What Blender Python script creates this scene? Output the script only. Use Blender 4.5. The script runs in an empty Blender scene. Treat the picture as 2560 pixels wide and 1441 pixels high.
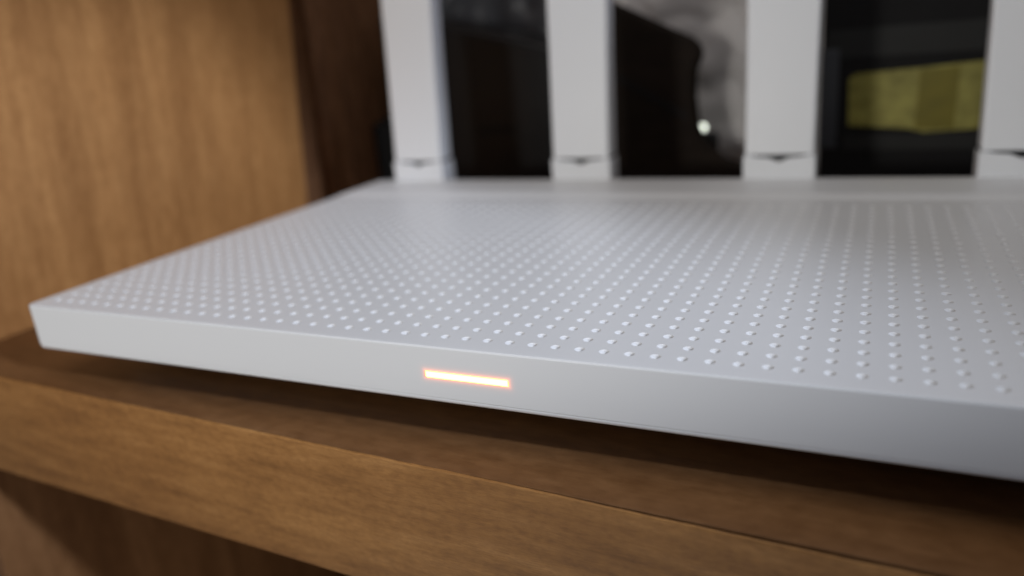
import bpy, math, random
from mathutils import Vector, Matrix, noise
random.seed(7)
S = bpy.context.scene
COL = S.collection
U = 0.0046                                   # one dot spacing of the router's top, in metres

# ------------------------------------------------------------------ camera
cam_d = bpy.data.cameras.new('camera')
cam = bpy.data.objects.new('camera', cam_d); COL.objects.link(cam)
X = Vector((0.90503, 0.41642, -0.08676)); Z = Vector((0.42166, -0.85180, 0.31026)); Y = Z.cross(X)
X.normalize(); Z.normalize(); Y = Z.cross(X).normalized(); X = Y.cross(Z)
CAMP = Vector((19.933, -25.454, 11.632))
M = Matrix(((X.x, Y.x, Z.x, CAMP.x*U), (X.y, Y.y, Z.y, CAMP.y*U), (X.z, Y.z, Z.z, CAMP.z*U), (0, 0, 0, 1)))
cam.matrix_world = M
cam_d.sensor_width = 36; cam_d.lens = 1896.4/2560*36
cam_d.clip_start = 0.005; cam_d.clip_end = 20
cam_d.dof.use_dof = True
cam_d.dof.focus_distance = 30.2*U
cam_d.dof.aperture_fstop = 7.6
S.camera = cam

# ------------------------------------------------------------------ world, light, exposure
w = bpy.data.worlds.new('World'); S.world = w; w.use_nodes = True
bg = w.node_tree.nodes['Background']; bg.inputs[0].default_value = (0.92, 0.93, 1.0, 1); bg.inputs[1].default_value = 0.11
S.view_settings.view_transform = 'Standard'; S.view_settings.look = 'None'
S.view_settings.exposure = 0.06; S.view_settings.gamma = 1.0

def lamp(name, kind, pos, target, power, color, **kw):
    d = bpy.data.lights.new(name, kind); d.energy = power; d.color = color
    for k, v in kw.items(): setattr(d, k, v)
    o = bpy.data.objects.new(name, d); COL.objects.link(o)
    p = Vector(pos)*U; t = Vector(target)*U
    o.location = p; o.rotation_euler = (t-p).to_track_quat('-Z', 'Y').to_euler()
    return o
# a warm lamp low in front, cool window light from the right front, a soft ceiling light
lamp('room_lamp', 'SPOT', (-22, -95, 14), (-14.2, -3, 27.5), 2.75, (1.0, 0.96, 0.88), spot_size=math.radians(48.4), spot_blend=0.08, shadow_soft_size=0.03)
lamp('window_light', 'SPOT', (160, -44, 80), (-15, 9.5, 1.8), 22.5, (0.77, 0.845, 1.0), spot_size=math.radians(13.6), spot_blend=0.40, shadow_soft_size=0.025)
lamp('antenna_side_fill', 'SPOT', (120, 4, 55), (-14, 34, 16), 2.6, (0.60, 0.70, 1.0), spot_size=math.radians(6.5), spot_blend=1.0, shadow_soft_size=0.04)  # extra unseen spot, added to brighten the first antenna's right side
lamp('ceiling_light', 'AREA', (5, -20, 135), (0, 15, 0), 1.0, (1.0, 0.945, 0.90), shape='RECTANGLE', size=0.5, size_y=0.4)

lamp('floor_bounce_fill', 'AREA', (-8, -34, -60), (-34, 12, -20), 0.27, (1.0, 0.88, 0.78), shape='RECTANGLE', size=0.35, size_y=0.2)  # unseen fill lamp in place of floor bounce, lifts the panel under the shelf
# ------------------------------------------------------------------ helpers
def L(x, y, z):                               # bookshelf frame -> router frame (grid units)
    a = math.radians(-2.3); return Vector((0.8+x*math.cos(a)-y*math.sin(a), -2.8+x*math.sin(a)+y*math.cos(a), -4.6+z))
SA = math.radians(-2.3)
def meta(o, label=None, cat=None, group=None, kind=None):
    for k, v in (('label', label), ('category', cat), ('group', group), ('kind', kind)):
        if v: o[k] = v
    return o
def empty(name, pos, rz=0):
    o = bpy.data.objects.new(name, None); COL.objects.link(o)
    o.location = Vector(pos)*U; o.rotation_euler = (0, 0, rz); o.empty_display_size = 0.01
    return o
def wn(o):                                    # keep flat faces flat beside their soft edges
    m = o.modifiers.new('weighted', 'WEIGHTED_NORMAL'); m.keep_sharp = True; m.weight = 90
class MB:
    def __init__(s): s.v = []; s.f = []
    def add(s, vs, fs):
        n = len(s.v); s.v += [tuple(v) for v in vs]; s.f += [tuple(i+n for i in f) for f in fs]
        return s
    def loft(s, rings, cap0=True, cap1=True):
        n = len(rings[0]); vs = [p for r in rings for p in r]; fs = []
        for k in range(len(rings)-1):
            for i in range(n):
                j = (i+1) % n
                fs.append((k*n+i, k*n+j, (k+1)*n+j, (k+1)*n+i))
        if cap0: fs.append(tuple(reversed(range(n))))
        if cap1: fs.append(tuple((len(rings)-1)*n+i for i in range(n)))
        return s.add(vs, fs)
    def box(s, x0, x1, y0, y1, z0, z1, b=0.0):
        if b <= 0:
            r = lambda z: [(x0, y0, z), (x1, y0, z), (x1, y1, z), (x0, y1, z)]
            return s.loft([r(z0), r(z1)])
        return s.slab(x0, x1, y0, y1, [(b, z0), (b*.3, z0+b*.3), (0, z0+b), (0, z1-b), (b*.3, z1-b*.3), (b, z1)], b*1.2, 3)
    def slab(s, x0, x1, y0, y1, prof, r, seg=8):
        rings = []
        for ins, z in prof:
            rr = max(r-ins, 0.01); ring = []
            for cx, cy, a0 in ((x1-ins-rr, y0+ins+rr, -90), (x1-ins-rr, y1-ins-rr, 0), (x0+ins+rr, y1-ins-rr, 90), (x0+ins+rr, y0+ins+rr, 180)):
                for k in range(seg+1):
                    a = math.radians(a0+90*k/seg); ring.append((cx+rr*math.cos(a), cy+rr*math.sin(a), z))
            rings.append(ring)
        return s.loft(rings)
    def prism_y(s, pts, y0, y1):              # outline in x,z pushed along y
        return s.loft([[(x, y0, z) for x, z in pts], [(x, y1, z) for x, z in pts]])
    def mesh(s, name, mat, smooth=True):
        me = bpy.data.meshes.new(name); me.from_pydata([(a*U, b*U, c*U) for a, b, c in s.v], [], s.f)
        me.update()
        import bmesh
        bm = bmesh.new(); bm.from_mesh(me); bmesh.ops.recalc_face_normals(bm, faces=bm.faces); bm.to_mesh(me); bm.free()
        if smooth:
            me.polygons.foreach_set('use_smooth', [True]*len(me.polygons)); me.set_sharp_from_angle(angle=math.radians(32))
        me.materials.append(mat); return me
    def build(s, name, mat, parent=None, smooth=True):
        o = bpy.data.objects.new(name, s.mesh(name, mat, smooth)); COL.objects.link(o)
        if parent: o.parent = parent
        if smooth: wn(o)
        return o

# ------------------------------------------------------------------ materials
def mat(name):
    m = bpy.data.materials.new(name); m.use_nodes = True
    nt = m.node_tree; return m, nt, nt.nodes['Principled BSDF']
def nd(nt, t, **kw):
    n = nt.nodes.new(t)
    for k, v in kw.items(): setattr(n, k, v)
    return n
def noise_n(nt, vec, scale, detail=3, rough=0.55):
    n = nd(nt, 'ShaderNodeTexNoise'); n.inputs['Scale'].default_value = scale
    n.inputs['Detail'].default_value = detail; n.inputs['Roughness'].default_value = rough
    nt.links.new(vec, n.inputs['Vector']); return n
def mapped(nt, scale, loc=(0, 0, 0)):
    tc = nd(nt, 'ShaderNodeTexCoord'); mp = nd(nt, 'ShaderNodeMapping')
    mp.inputs['Scale'].default_value = scale; mp.inputs['Location'].default_value = loc
    nt.links.new(tc.outputs['Object'], mp.inputs['Vector']); return mp.outputs['Vector']
def ramp(nt, fac, stops):
    r = nd(nt, 'ShaderNodeValToRGB'); e = r.color_ramp.elements
    while len(e) < len(stops): e.new(0.5)
    for el, (p, c) in zip(e, stops): el.position = p; el.color = (*c, 1)
    nt.links.new(fac, r.inputs['Fac']); return r.outputs['Color']
def mixc(nt, a, b, fac, mode='MIX'):
    m = nd(nt, 'ShaderNodeMix', data_type='RGBA', blend_type=mode)
    for sock, v in ((m.inputs[0], fac), (m.inputs[6], a), (m.inputs[7], b)):
        if hasattr(v, 'is_linked') or hasattr(v, 'links'): nt.links.new(v, sock)
        else: sock.default_value = v
    return m.outputs[2]
def bump(nt, b, h, strength, dist):
    n = nd(nt, 'ShaderNodeBump'); n.inputs['Strength'].default_value = strength; n.inputs['Distance'].default_value = dist
    nt.links.new(h, n.inputs['Height']); nt.links.new(n.outputs['Normal'], b.inputs['Normal'])

def wood(name, along, c_dark, c_mid, c_light, rough=0.45, spec=0.35, bs=0.16, bc=0.8, ff=14, fs=0.35, bl=0.6, bz=1.0):
    m, nt, b = mat(name)
    q = 1.0/U
    def sc(a, c): return tuple(a if ax == along else c for ax in 'xyz')
    fine = noise_n(nt, mapped(nt, sc(0.08*ff*q, ff*q)), 1.0, 4, 0.6)      # fibres
    mid = noise_n(nt, mapped(nt, sc(0.22*q, 1.6*q), (3, 1, 7)), 1.0, 4, 0.55)   # figure
    blot = noise_n(nt, mapped(nt, sc(0.9*q*bz, 1.5*q*bz), (9, 4, 2)), 1.0, 5, 0.6)    # mottling
    big = noise_n(nt, mapped(nt, sc(0.03*q, bs*q), (5, 2, 4)), 1.0, 3, 0.5)  # wide bands
    base = ramp(nt, mid.outputs['Fac'], [(0.30, c_dark), (0.5, c_mid), (0.72, c_light)])
    base = mixc(nt, base, ramp(nt, blot.outputs['Fac'], [(0.34, (0.72, 0.68, 0.62)), (0.55, (1, 1, 1)), (0.72, (1.18, 1.2, 1.2))]), bl, 'MULTIPLY')
    base = mixc(nt, base, ramp(nt, fine.outputs['Fac'], [(0.35, (0.78, 0.74, 0.68)), (0.55, (1, 1, 1)), (0.7, (1.12, 1.12, 1.12))]), fs, 'MULTIPLY')
    base = mixc(nt, base, ramp(nt, big.outputs['Fac'], [(0.36, (0.74, 0.68, 0.60)), (0.6, (1.12, 1.13, 1.14))]), bc, 'MULTIPLY')
    nt.links.new(base, b.inputs['Base Color'])
    rr = nd(nt, 'ShaderNodeMapRange'); rr.inputs[3].default_value = rough-0.1; rr.inputs[4].default_value = rough+0.15
    nt.links.new(blot.outputs['Fac'], rr.inputs[0]); nt.links.new(rr.outputs[0], b.inputs['Roughness'])
    b.inputs['Specular IOR Level'].default_value = spec
    bump(nt, b, fine.outputs['Fac'], 0.35, 0.00008)
    return m
M_top = wood('shelf_top_wood', 'x', (0.160, 0.073, 0.026), (0.182, 0.086, 0.032), (0.208, 0.102, 0.040), 0.42, ff=20, fs=0.28)
M_edge = wood('edge_band_wood', 'x', (0.27, 0.127, 0.036), (0.35, 0.170, 0.050), (0.43, 0.222, 0.074), 0.5, ff=28, fs=0.7, bl=0.55, bz=2.2)
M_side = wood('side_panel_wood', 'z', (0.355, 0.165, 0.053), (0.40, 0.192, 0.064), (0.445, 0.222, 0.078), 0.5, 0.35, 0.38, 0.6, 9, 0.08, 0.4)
M_side_shade = wood('side_wood_shaded', 'z', (0.19, 0.092, 0.036), (0.22, 0.108, 0.043), (0.25, 0.126, 0.052), 0.55, 0.3, 0.38, 0.8, 9, 0.1, 0.4)  # darker copy of the side wood: shade under the shelf put into the colour
M_dark = wood('dark_wood', 'z', (0.15, 0.070, 0.032), (0.22, 0.105, 0.050), (0.30, 0.150, 0.072), 0.6, 0.3, 0.33, 0.8)

def plastic(name, col, rough=0.45, spec=0.5, bs=0.12, glow=False):
    m, nt, b = mat(name)
    b.inputs['Base Color'].default_value = (*col, 1); b.inputs['Roughness'].default_value = rough
    b.inputs['Specular IOR Level'].default_value = spec
    n = noise_n(nt, mapped(nt, (1/U,)*3), 28, 2, 0.5)
    bump(nt, b, n.outputs['Fac'], bs, 0.00004)
    # faint uneven sheen
    n2 = noise_n(nt, mapped(nt, (1/U,)*3), 0.25, 3, 0.5)
    mr = nd(nt, 'ShaderNodeMapRange'); mr.inputs[3].default_value = rough-0.05; mr.inputs[4].default_value = rough+0.06
    nt.links.new(n2.outputs['Fac'], mr.inputs[0]); nt.links.new(mr.outputs[0], b.inputs['Roughness'])
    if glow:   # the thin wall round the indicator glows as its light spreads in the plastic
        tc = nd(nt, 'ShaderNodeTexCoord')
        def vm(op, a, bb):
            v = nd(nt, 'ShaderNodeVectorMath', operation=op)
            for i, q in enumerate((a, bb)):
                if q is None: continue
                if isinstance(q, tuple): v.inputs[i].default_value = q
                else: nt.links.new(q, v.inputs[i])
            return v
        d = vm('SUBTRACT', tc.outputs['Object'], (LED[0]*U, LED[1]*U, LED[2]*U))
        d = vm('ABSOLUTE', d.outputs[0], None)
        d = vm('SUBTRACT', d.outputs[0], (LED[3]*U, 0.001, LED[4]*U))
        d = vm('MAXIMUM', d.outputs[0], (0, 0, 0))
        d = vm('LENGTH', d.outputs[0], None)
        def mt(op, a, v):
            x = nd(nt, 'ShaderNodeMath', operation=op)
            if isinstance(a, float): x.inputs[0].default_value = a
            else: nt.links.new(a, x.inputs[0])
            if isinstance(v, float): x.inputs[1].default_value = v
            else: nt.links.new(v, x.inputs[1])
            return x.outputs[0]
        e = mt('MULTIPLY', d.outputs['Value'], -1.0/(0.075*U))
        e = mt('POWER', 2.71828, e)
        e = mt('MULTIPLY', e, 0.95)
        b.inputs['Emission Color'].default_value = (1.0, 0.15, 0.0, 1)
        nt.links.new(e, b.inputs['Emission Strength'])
    return m
LED = (5.42, -1.1, -1.27, 1.93, 0.155)
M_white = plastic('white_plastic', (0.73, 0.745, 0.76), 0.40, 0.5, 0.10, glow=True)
M_white2 = plastic('white_plastic_rear', (0.86, 0.89, 0.93), 0.42, 0.5, 0.08)
M_tray = plastic('grey_base_plastic', (0.32, 0.32, 0.32), 0.6, 0.4)
M_rubber = plastic('rubber', (0.03, 0.03, 0.03), 0.7, 0.3)
M_black = plastic('black_plastic', (0.006, 0.006, 0.007), 0.35, 0.3)
M_matte = plastic('matte_black', (0.010, 0.010, 0.011), 0.7, 0.2)
M_print = plastic('dark_print', (0.018, 0.019, 0.019), 0.6, 0.3)
M_tape = plastic('edge_tape', (0.055, 0.06, 0.07), 0.3, 0.5)
M_hole = plastic('pivot_dark', (0.02, 0.02, 0.021), 0.6, 0.3)
def led_mat():
    m, nt, b = mat('indicator_light')
    b.inputs['Base Color'].default_value = (0.12, 0.08, 0.05, 1)
    tc = nd(nt, 'ShaderNodeTexCoord')
    def vm(op, a, q):
        v = nd(nt, 'ShaderNodeVectorMath', operation=op); nt.links.new(a, v.inputs[0])
        if q is not None: v.inputs[1].default_value = q
        return v
    d = vm('SUBTRACT', tc.outputs['Object'], (LED[0]*U, LED[1]*U, LED[2]*U))
    d = vm('ABSOLUTE', d.outputs[0], None)
    d = vm('SUBTRACT', d.outputs[0], ((LED[3]-0.07)*U, 0.001, (LED[4]-0.055)*U))
    d = vm('MAXIMUM', d.outputs[0], (0, 0, 0)); d = vm('LENGTH', d.outputs[0], None)
    mr = nd(nt, 'ShaderNodeMapRange'); mr.inputs[1].default_value = 0.0; mr.inputs[2].default_value = 0.055*U
    mr.inputs[3].default_value = 5.0; mr.inputs[4].default_value = 1.5
    nt.links.new(d.outputs['Value'], mr.inputs[0])
    b.inputs['Emission Color'].default_value = (1.0, 0.55, 0.19, 1)
    nt.links.new(mr.outputs[0], b.inputs['Emission Strength'])
    return m
M_led = led_mat()
def paper(name, c1, c2):
    m, nt, b = mat(name)
    n = noise_n(nt, mapped(nt, (0.35/U, 1/U, 0.5/U)), 1.0, 3, 0.6)
    nt.links.new(ramp(nt, n.outputs['Fac'], [(0.35, c1), (0.65, c2)]), b.inputs['Base Color'])
    b.inputs['Roughness'].default_value = 0.55; return m
M_yel = paper('yellow_label', (0.19, 0.175, 0.03), (0.40, 0.37, 0.085))
M_olive = paper('olive_strip', (0.16, 0.135, 0.006), (0.21, 0.18, 0.01))
M_leather = wood('dark_brown_cloth', 'x', (0.010, 0.0065, 0.0045), (0.014, 0.009, 0.006), (0.02, 0.013, 0.009), 0.7, 0.2)
def film():
    m, nt, b = mat('clear_film')
    b.inputs['Base Color'].default_value = (0.75, 0.73, 0.73, 1); b.inputs['Roughness'].default_value = 0.28
    b.inputs['Transmission Weight'].default_value = 0.25; b.inputs['IOR'].default_value = 1.2
    n = noise_n(nt, mapped(nt, (0.3/U,)*3), 1.0, 3, 0.5); bump(nt, b, n.outputs['Fac'], 0.25, 0.0012)
    return m
M_film = film()
def glint_mat():
    m, nt, b = mat('glint_emission'); b.inputs['Base Color'].default_value = (0.8, 0.8, 0.75, 1)
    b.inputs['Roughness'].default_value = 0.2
    b.inputs['Emission Color'].default_value = (0.93, 1.0, 0.86, 1); b.inputs['Emission Strength'].default_value = 2.4; return m  # emission paints the glint
M_glint = glint_mat()

# ------------------------------------------------------------------ bookshelf (board, edge band, side panel, back)
shelf = meta(empty('bookshelf', L(0, 0, 0), SA), 'brown wooden bookshelf whose thick board carries the white router', 'bookshelf')
WX = -33.9
MB().box(WX+0.02, 75, 0.16, 63.5, -6.8, 0.0, 0.04).build('shelf_board', M_top, shelf)
def edge_band():
    # thin strip glued on the board's front: its top edge wanders by a hair, leaving a growing open joint on the right
    mb = MB(); n = 240; r = []
    for i in range(n+1):
        x = WX+0.02+(75-WX)*i/n
        g = 0.05*noise.noise(Vector((x*0.8, 0, 0)))+0.025*noise.noise(Vector((x*4.1, 3, 0)))
        lift = 0.02 + g*0.5 - (0.10 if x > 8 else 0.0)*min(1, max(0, (x-8)/10))
        f = 0.0
        gap = 0.0 if x < 5 else 0.15*min(1, (x-5)/9)*(1+0.35*noise.noise(Vector((x*1.5, 5, 0))))
        r.append([(x, f+0.0, -6.79), (x, f-0.02, -6.70), (x, f-0.02, lift-0.10), (x, f+0.0, lift-0.04), (x, f+0.05, lift-0.005), (x, 0.13-gap*0.6, lift-0.01), (x, 0.15-gap*0.6, lift-0.4), (x, 0.15, -6.79)])
    mb.loft(r); return mb
edge_band().build('edge_band', M_edge, shelf)
TH = math.radians(6.0); ct, st = math.cos(TH), math.sin(TH)
sp = MB()
rr = lambda yz, x: [(x, y*ct-z*st, y*st+z*ct) for y, z in yz]      # the veneer's figure runs 6 degrees off plumb
oy = [(-0.02, -6.79), (34.4, -6.79), (35.2, 0.0), (43.1, 70), (-0.02, 70)]
sp.loft([rr(oy, WX-4), rr(oy, WX)])
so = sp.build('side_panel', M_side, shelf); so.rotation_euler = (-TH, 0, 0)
MB().box(WX-4, WX, -0.02, 36.6, -62, -6.81, 0.06).build('lower_side_panel', M_side_shade, shelf)
MB().box(WX-6, WX-2.2, 37.02, 63.5, -62, 70).build('rear_side_panel', M_dark, shelf)
MB().box(WX-2.19, WX-0.9, 41.0, 44.6, -0.0, 70, 0.15).build('batten', M_dark, shelf)
MB().box(WX-6, 75, 63.52, 65.2, -62, 70).build('back_panel', M_dark, shelf)
MB().box(WX+0.02, 75, 0.6, 63.5, -56, -50, 0.05).build('lower_board', M_top, shelf)

# ------------------------------------------------------------------ router
R = meta(empty('router', (5.5, 14, -4.6)), 'white router with dimpled top, glowing orange bar on its front and four upright antennas', 'router')
RO = Vector((5.5, 14, -4.6))
def rp(o): o.location = -RO*U; return o       # parts are modelled in the router frame
XL, XR, YF, YB = -22.3, 33.3, -1.1, 33.2
DR = 0.21; ND = 16
def top_shell():
    mb = MB()
    prof = [(0.10, -2.33), (0.01, -2.325), (0.0, -2.31), (0, -0.105), (0.014, -0.052), (0.044, -0.015), (0.095, 0.0)]
    rings = []
    for ins, z in prof:
        r = []
        for cx, cy, a0 in ((XR-0.45, YF+0.45, -90), (XR-0.45, 27.0-0.45, 0), (XL+0.45, 27.0-0.45, 90), (XL+0.45, YF+0.45, 180)):
            for k in range(9):
                a = math.radians(a0+90*k/8); q = 0.45-ins; r.append((cx+q*math.cos(a), cy+q*math.sin(a), z))
        rings.append(r)
    mb.loft(rings, True, False)
    # dotted field: every cell is a square with a round opening for its dimple
    ang = [2*math.pi*k/ND for k in range(ND)]
    def sq(a):
        c, s_ = math.cos(a), math.sin(a); m = max(abs(c), abs(s_)); return 0.5*c/m, 0.5*s_/m
    for i in range(NX0, NX1+1):
        for j in range(NY):
            vs = [(i+sq(a)[0], j+sq(a)[1], 0) for a in ang]+[(i+DR*math.cos(a), j+DR*math.sin(a), 0) for a in ang]
            mb.add(vs, [(k, (k+1) % ND, ND+(k+1) % ND, ND+k) for k in range(ND)])
    # flat margin round the field
    gx0, gx1, gy0, gy1 = NX0-0.5, NX1+0.5, -0.5, NY-0.5
    o = rings[-1]
    c = {'br': o[:9], 'tr': o[9:18], 'tl': o[18:27], 'bl': o[27:36]}
    mb.add([(gx1, gy0, 0)]+c['br'], [tuple([0]+list(range(1, 10)))])
    mb.add([(gx1, gy1, 0)]+c['tr'], [tuple([0]+list(range(1, 10)))])
    mb.add([(gx0, gy1, 0)]+c['tl'], [tuple([0]+list(range(1, 10)))])
    mb.add([(gx0, gy0, 0)]+c['bl'], [tuple([0]+list(range(1, 10)))])
    mb.add([(gx0, gy0, 0), c['bl'][-1], c['br'][0], (gx1, gy0, 0)], [(0, 1, 2, 3)])
    mb.add([(gx1, gy0, 0), c['br'][-1], c['tr'][0], (gx1, gy1, 0)], [(0, 1, 2, 3)])
    mb.add([(gx1, gy1, 0), c['tr'][-1], c['tl'][0], (gx0, gy1, 0)], [(0, 1, 2, 3)])
    mb.add([(gx0, gy1, 0), c['tl'][-1], c['bl'][0], (gx0, gy0, 0)], [(0, 1, 2, 3)])
    return mb
NX0, NX1, NY = -21, 32, 26
body = top_shell().mesh('top_shell', M_white)
import bmesh
bm = bmesh.new(); bm.from_mesh(body); bmesh.ops.remove_doubles(bm, verts=bm.verts, dist=0.001*U)
bmesh.ops.recalc_face_normals(bm, faces=bm.faces); bm.to_mesh(body); bm.free(); body.set_sharp_from_angle(angle=math.radians(32))
bo = bpy.data.objects.new('top_shell', body); COL.objects.link(bo); bo.parent = R; rp(bo); wn(bo)
rp(MB().slab(XL+0.03, XR-0.03, YF+0.02, YB-0.05, [(0.5, -2.60), (0.12, -2.57), (0.03, -2.50), (0, -2.42), (0.0, -2.34), (0.02, -2.332), (0.2, -2.331)], 0.45, 8).build('lower_shell', M_white2, R))
rp(MB().slab(XL+2.2, XR-2.2, YF+2.6, YB-3, [(1.4, -3.9), (0.6, -3.7), (0, -2.6)], 1.2, 6).build('base_tray', M_tray, R))
for sx in (XL+6, XR-6):
    for sy in (YF+6.5, YB-7):
        f = MB()
        f.loft([[(sx+r*math.cos(a*math.pi/8), sy+r*math.sin(a*math.pi/8), z) for a in range(16)] for r, z in ((1.3, -4.6), (1.4, -4.45), (1.4, -3.85))])
        rp(f.build('foot', M_rubber, R))
# raised rear section with a sloping front lip
def rear():
    mb = MB(); prof = [(27.0, -2.33), (27.0, -0.02), (27.04, 0.02), (27.8, 0.20), (28.0, 0.22), (32.9, 0.24), (33.1, 0.22), (33.2, 0.02), (33.2, -2.33)]
    rings = []
    for x, ins, dz in ((XL+0.06, 0.5, 0.3), (XL+0.5, 0.1, 0.06), (XL+1.3, 0, 0), (XR-1.3, 0, 0), (XR-0.5, 0.1, 0.06), (XR-0.06, 0.5, 0.3)):
        rings.append([(x, y, (z if z < 0.03 else z-dz*(z/0.4))) for y, z in prof])
    mb.loft(rings); return mb
rp(rear().build('rear_ridge', M_white, R))
# dimples
def dome():
    mb = MB(); n = ND
    rings = [[(r*math.cos(2*math.pi*a/n), r*math.sin(2*math.pi*a/n), z) for a in range(n)] for r, z in ((DR, 0.0), (0.193, -0.010), (0.135, -0.070), (0.075, -0.122), (0.025, -0.140))]
    return mb.loft(rings, cap0=False)
dm = dome(); dme = dm.mesh('dimple', M_white); dme.polygons.foreach_set('use_smooth', [True]*len(dme.polygons))
for e in dme.edges: e.use_edge_sharp = False
if dme.polygons[0].normal.z < 0: dme.flip_normals()
Ri = M.inverted()
dots = []
for i in range(NX0, NX1+1):
    for j in range(0, NY):
        c = Ri @ (Vector((i, j, 0))*U)
        px = 0.5+cam_d.lens/36*c.x/-c.z; py = 0.5-cam_d.lens/36*c.y/-c.z*16/9
        vis = (0 <= px <= 1.0 and 0 <= py <= 1.0)
        dots.append((not vis, -c.z, i, j))
dots.sort()
for _, _, i, j in dots[:300]:
    o = bpy.data.objects.new('dimple', dme); COL.objects.link(o); o.parent = R; o.location = (Vector((i, j, 0.0))-RO)*U
far = MB()
for _, _, i, j in dots[300:]:
    far.add([(v[0]+i, v[1]+j, v[2]) for v in dm.v], dm.f)
fo = rp(far.build('far_dimples', M_white, R)); fo['kind'] = 'stuff'
fo.data.polygons.foreach_set('use_smooth', [True]*len(fo.data.polygons))
for e in fo.data.edges: e.use_edge_sharp = False
# status light: a thin rounded bar set 0.02 proud of the front
lx, ly, lz, lw, lh = LED
pts = []
for cx, cz, a0 in ((lx+lw-0.05, lz-lh+0.05, -90), (lx+lw-0.12, lz+lh-0.12, 0), (lx-lw+0.07, lz+lh-0.07, 90), (lx-lw+0.11, lz-lh+0.11, 180)):
    rr = {-90: 0.05, 0: 0.12, 90: 0.07, 180: 0.11}[a0]
    for k in range(6):
        a = math.radians(a0+90*k/5); pts.append((cx+rr*math.cos(a), cz+rr*math.sin(a)))
rp(MB().prism_y(pts, YF-0.02, YF+0.2).build('status_light', M_led, R))
# antennas
def antenna(cx, first=[None]):
    if first[0]:
        a0 = first[0]; a = a0.copy(); COL.objects.link(a); a.parent = R
        a.location = (Vector((cx, 33.0, 0.3))-RO)*U
        for ch in a0.children:
            c = ch.copy(); COL.objects.link(c); c.parent = a
        return a
    W = 2.42; zt = 1.62
    t = math.radians(5)
    # blade, leaning back a little, with softened edges; its lower front edge is undercut over the hinge
    rings = []
    for z, wd, d0, d1 in ((1.66, W-0.06, 0.05, 2.0), (1.70, W-0.02, 0.01, 2.1), (1.76, W, 0.0, 2.15), (10, W+0.04, -0.02, 1.9), (24, W+0.22, -0.02, 1.6), (31, W+0.2, 0, 1.5), (31.6, W-0.3, 0.3, 1.2)):
        yo = math.tan(t)*(z-1.4); b = 0.22; r = []
        for sx, sy in ((1, 0), (1, 1), (-1, 1), (-1, 0)):
            X0 = sx*wd; Yv = d1 if sy else d0
            bx = -sx*b; by = (-b if sy else b)
            c = [(X0, Yv+by), (X0+bx*.3, Yv+by*.3), (X0+bx, Yv)]
            if (sx, sy) in ((1, 1), (-1, 0)): pass
            else: c = c[::-1]
            r += [(x, y+yo, z) for x, y in c]
        rings.append(r)
    blade = MB().loft(rings).build('antenna', M_white2, R)
    blade.location = (Vector((cx, 33.0, 0.3))-RO)*U
    # hinge block: front wall with a shallow V cut in its upper edge, two cheeks
    e = W+0.09
    fr = [(-e, -0.6), (e, -0.6), (e, zt-0.10), (e-0.08, zt), (2.1, zt), (1.5, zt-0.13), (0.75, zt-0.19), (0.42, zt-0.34), (0.0, zt-0.52), (-0.42, zt-0.34), (-0.75, zt-0.19), (-1.5, zt-0.13), (-2.1, zt), (-e+0.08, zt), (-e, zt-0.10)]
    hb = MB().prism_y(fr, -0.08, 0.30)
    hb.box(W-0.05, e, 0.30, 2.2, -0.6, zt-0.15); hb.box(-e, -W+0.05, 0.30, 2.2, -0.6, zt-0.15)
    h = hb.build('hinge', M_white2, blade)
    h.modifiers.clear(); md = h.modifiers.new('bevel', 'BEVEL'); md.width = 0.035*U; md.segments = 2; wn(h)
    MB().box(-W+0.1, W-0.1, 0.45, 1.9, -0.6, 1.655).build('pivot', M_hole, blade)
    first[0] = blade
    return blade
for cx in (-17.35, -1.75, 13.65, 28.75): antenna(cx)

# ------------------------------------------------------------------ things standing behind the router
def at(name, x, y, z=0): return empty(name, L(x, y, z), SA)
def bev(o, wd, sg=3):
    o.modifiers.clear(); md = o.modifiers.new('bevel', 'BEVEL'); md.width = wd*U; md.segments = sg; md.limit_method = 'ANGLE'; md.use_clamp_overlap = True; wn(o); return o
case = meta(at('black_case', -18, 50), 'glossy black case standing between the first and second antenna', 'case')
bev(MB().prism_y([(-15, 0.02), (10, 0.02), (10, 14.0), (5.0, 15.6), (-6, 18.4), (-15, 20.2)], 0, 7).build('shell', M_black, case), 0.8)
MB().box(-3.5, 1.0, -0.06, -0.002, 7.0, 7.5).build('latch', M_matte, case)
pouch = meta(at('brown_pouch', 0, 50), 'dark brown pouch with slanting top between the second and third antenna', 'pouch')
bev(MB().prism_y([(-7.9, 0.02), (8.6, 0.02), (8.6, 2.9), (6, 3.5), (4.6, 3.9), (3.6, 4.7), (2.6, 5.8), (2.1, 7.0), (1.8, 9.5), (1.9, 12), (2.5, 13.4), (2.3, 14.3), (1.5, 15.0), (-1.3, 16.4), (-5.2, 18.4), (-7.9, 19.9)], 0, 1.6).build('body', M_leather, pouch), 0.7)
seam = MB(); seam.prism_y([(-7.5, 13.2), (-7.5, 12.7), (1.2, 7.6), (1.2, 8.1)], -0.12, -0.002); seam.build('flap_edge', M_matte, pouch)
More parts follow.
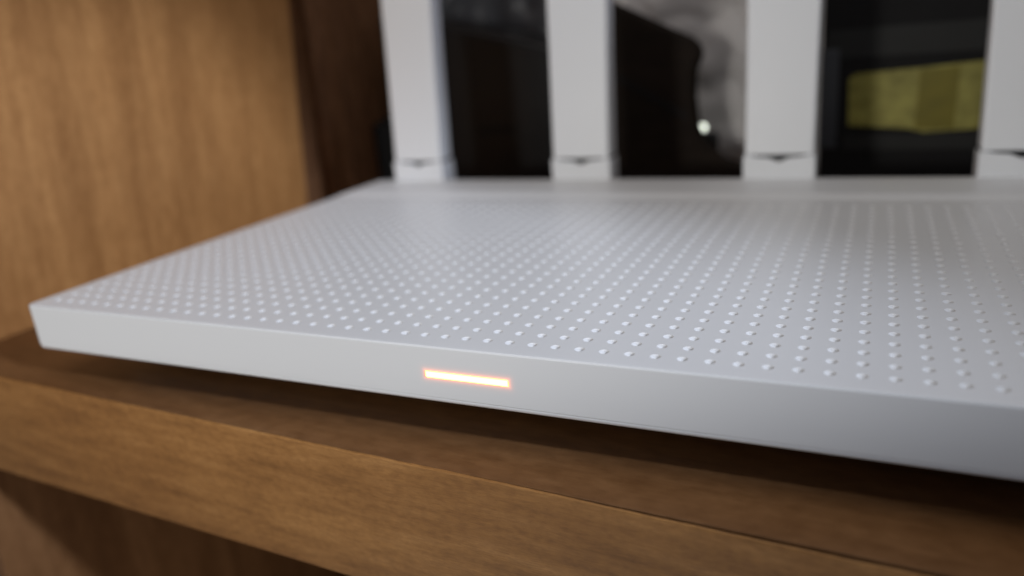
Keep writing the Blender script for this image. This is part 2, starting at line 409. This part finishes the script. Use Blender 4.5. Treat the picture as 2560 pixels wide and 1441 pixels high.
def crumple(name, w, h, amp, seed, parent, mt, n=70):
    mb = MB(); vs = []; fs = []
    for side in (0, 1):
        for a in range(n+1):
            for b in range(n+1):
                u = a/n; v = b/n
                p = Vector((u*w*0.16, v*h*0.16, seed+side*3))
                d = noise.noise(p)*1.2+abs(noise.noise(p*1.9))*0.9+abs(noise.noise(p*4))*0.18
                edge = min(u, 1-u, v, 1-v)*6; k = min(1, edge)**0.5
                x = (u-0.5)*w+0.5*noise.noise(p*1.7+Vector((9, 0, 0))); z = v*h+0.02
                y = (-1 if side == 0 else 1)*(0.05+k*(1.2+d*amp))
                vs.append((x, y, z))
    N = (n+1)*(n+1)
    for s_ in (0, 1):
        for a in range(n):
            for b in range(n):
                i = s_*N+a*(n+1)+b; q = (i, i+n+1, i+n+2, i+1); fs.append(q if s_ == 0 else q[::-1])
    mb.add(vs, fs); o = mb.build(name, mt, parent); return o
bag = meta(at('plastic_bag', 1.0, 60.0), 'crumpled greyish clear plastic bag rising behind the brown pouch', 'bag')
crumple('film', 23, 27, 0.9, 2.0, bag, M_film)
def ball(mb, cx, cy, cz, r, n=14):
    mb.loft([[(cx+r*math.sin(math.pi*k/8)*math.cos(2*math.pi*a/n), cy+r*math.sin(math.pi*k/8)*math.sin(2*math.pi*a/n), cz-r*math.cos(math.pi*k/8)) for a in range(n)] for k in range(1, 8)]); return mb
plc = meta(at('placeholder', 1.95, 54), 'added dark charger with a bright pale pilot light beside the brown pouch', 'placeholder')  # made-up body, added only to carry the glint ball
bev(MB().box(-1.3, 0.75, 0, 2.4, 0.02, 5.7).build('casing', M_matte, plc), 0.35)
b1 = MB(); ball(b1, -0.42, 0.1, 6.35, 0.38); b1.build('glint_ball', M_glint, plc)  # glowing ball put in for a bright reflected glint, no real lamp
b1 = MB(); ball(b1, 0.45, 0.5, 5.3, 0.45); b1.build('grey_ball', M_tape, plc)  # plain grey ball added below the glint
grey = meta(at('dim_plastic_wrap', -23, 60.5), 'dim grey plastic wrap showing above the black case', 'plastic wrap')
crumple('film', 25, 27, 1.0, 7.0, grey, M_tape, 50)
box = meta(at('black_box', 23, 50), 'black cardboard box with a yellow label between the third and fourth antenna', 'box')
bev(MB().box(-10.3, 14, 0, 11, 0.02, 26).build('carton', M_matte, box), 0.25)
MB().prism_y([(-8.0, 6.7), (-3.4, 6.35), (-2.2, 6.0), (3, 6.3), (9, 7.2), (9, 11.6), (2, 11.5), (-3, 11.2), (-7.6, 11.0), (-8.1, 10.6)], -0.05, -0.002).build('label', M_yel, box)
MB().prism_y([(-2.9, 6.3), (-0.1, 6.25), (0.0, 11.2), (-2.8, 11.0)], -0.09, -0.052).build('label_strip', M_olive, box)
MB().box(-9.9, 9, -0.04, -0.002, 12.3, 14.6).build('printed_band', M_print, box)
MB().box(-8.3, 9, -0.04, -0.002, 4.6, 5.9).build('printed_band', M_print, box)
bev(MB().box(-10.36, -8.9, -0.06, 2, 4.8, 13.1).build('edge_tape', M_tape, box), 0.05)
adp = meta(at('black_adapter', -34.3, 50.5), 'small black plug adapter low beside the first antenna', 'adapter')
bev(MB().box(-1.9, 2.8, 0, 3.4, 0.02, 8.4).build('casing', M_matte, adp), 0.5)
MB().box(-0.6, 1.2, 0.8, 2.4, 8.3, 9.0, 0.1).build('cable_relief', M_black, adp)
dev = meta(at('black_device', -18, 20, -50), 'black device barely showing below the shelf board at the bottom edge', 'device')
bev(MB().box(-3, 9, 0, 16, 0.02, 12.6).build('casing', M_black, dev), 0.3)
MB().box(-2, 8, -0.05, -0.002, 2, 2.6).build('slot', M_matte, dev)
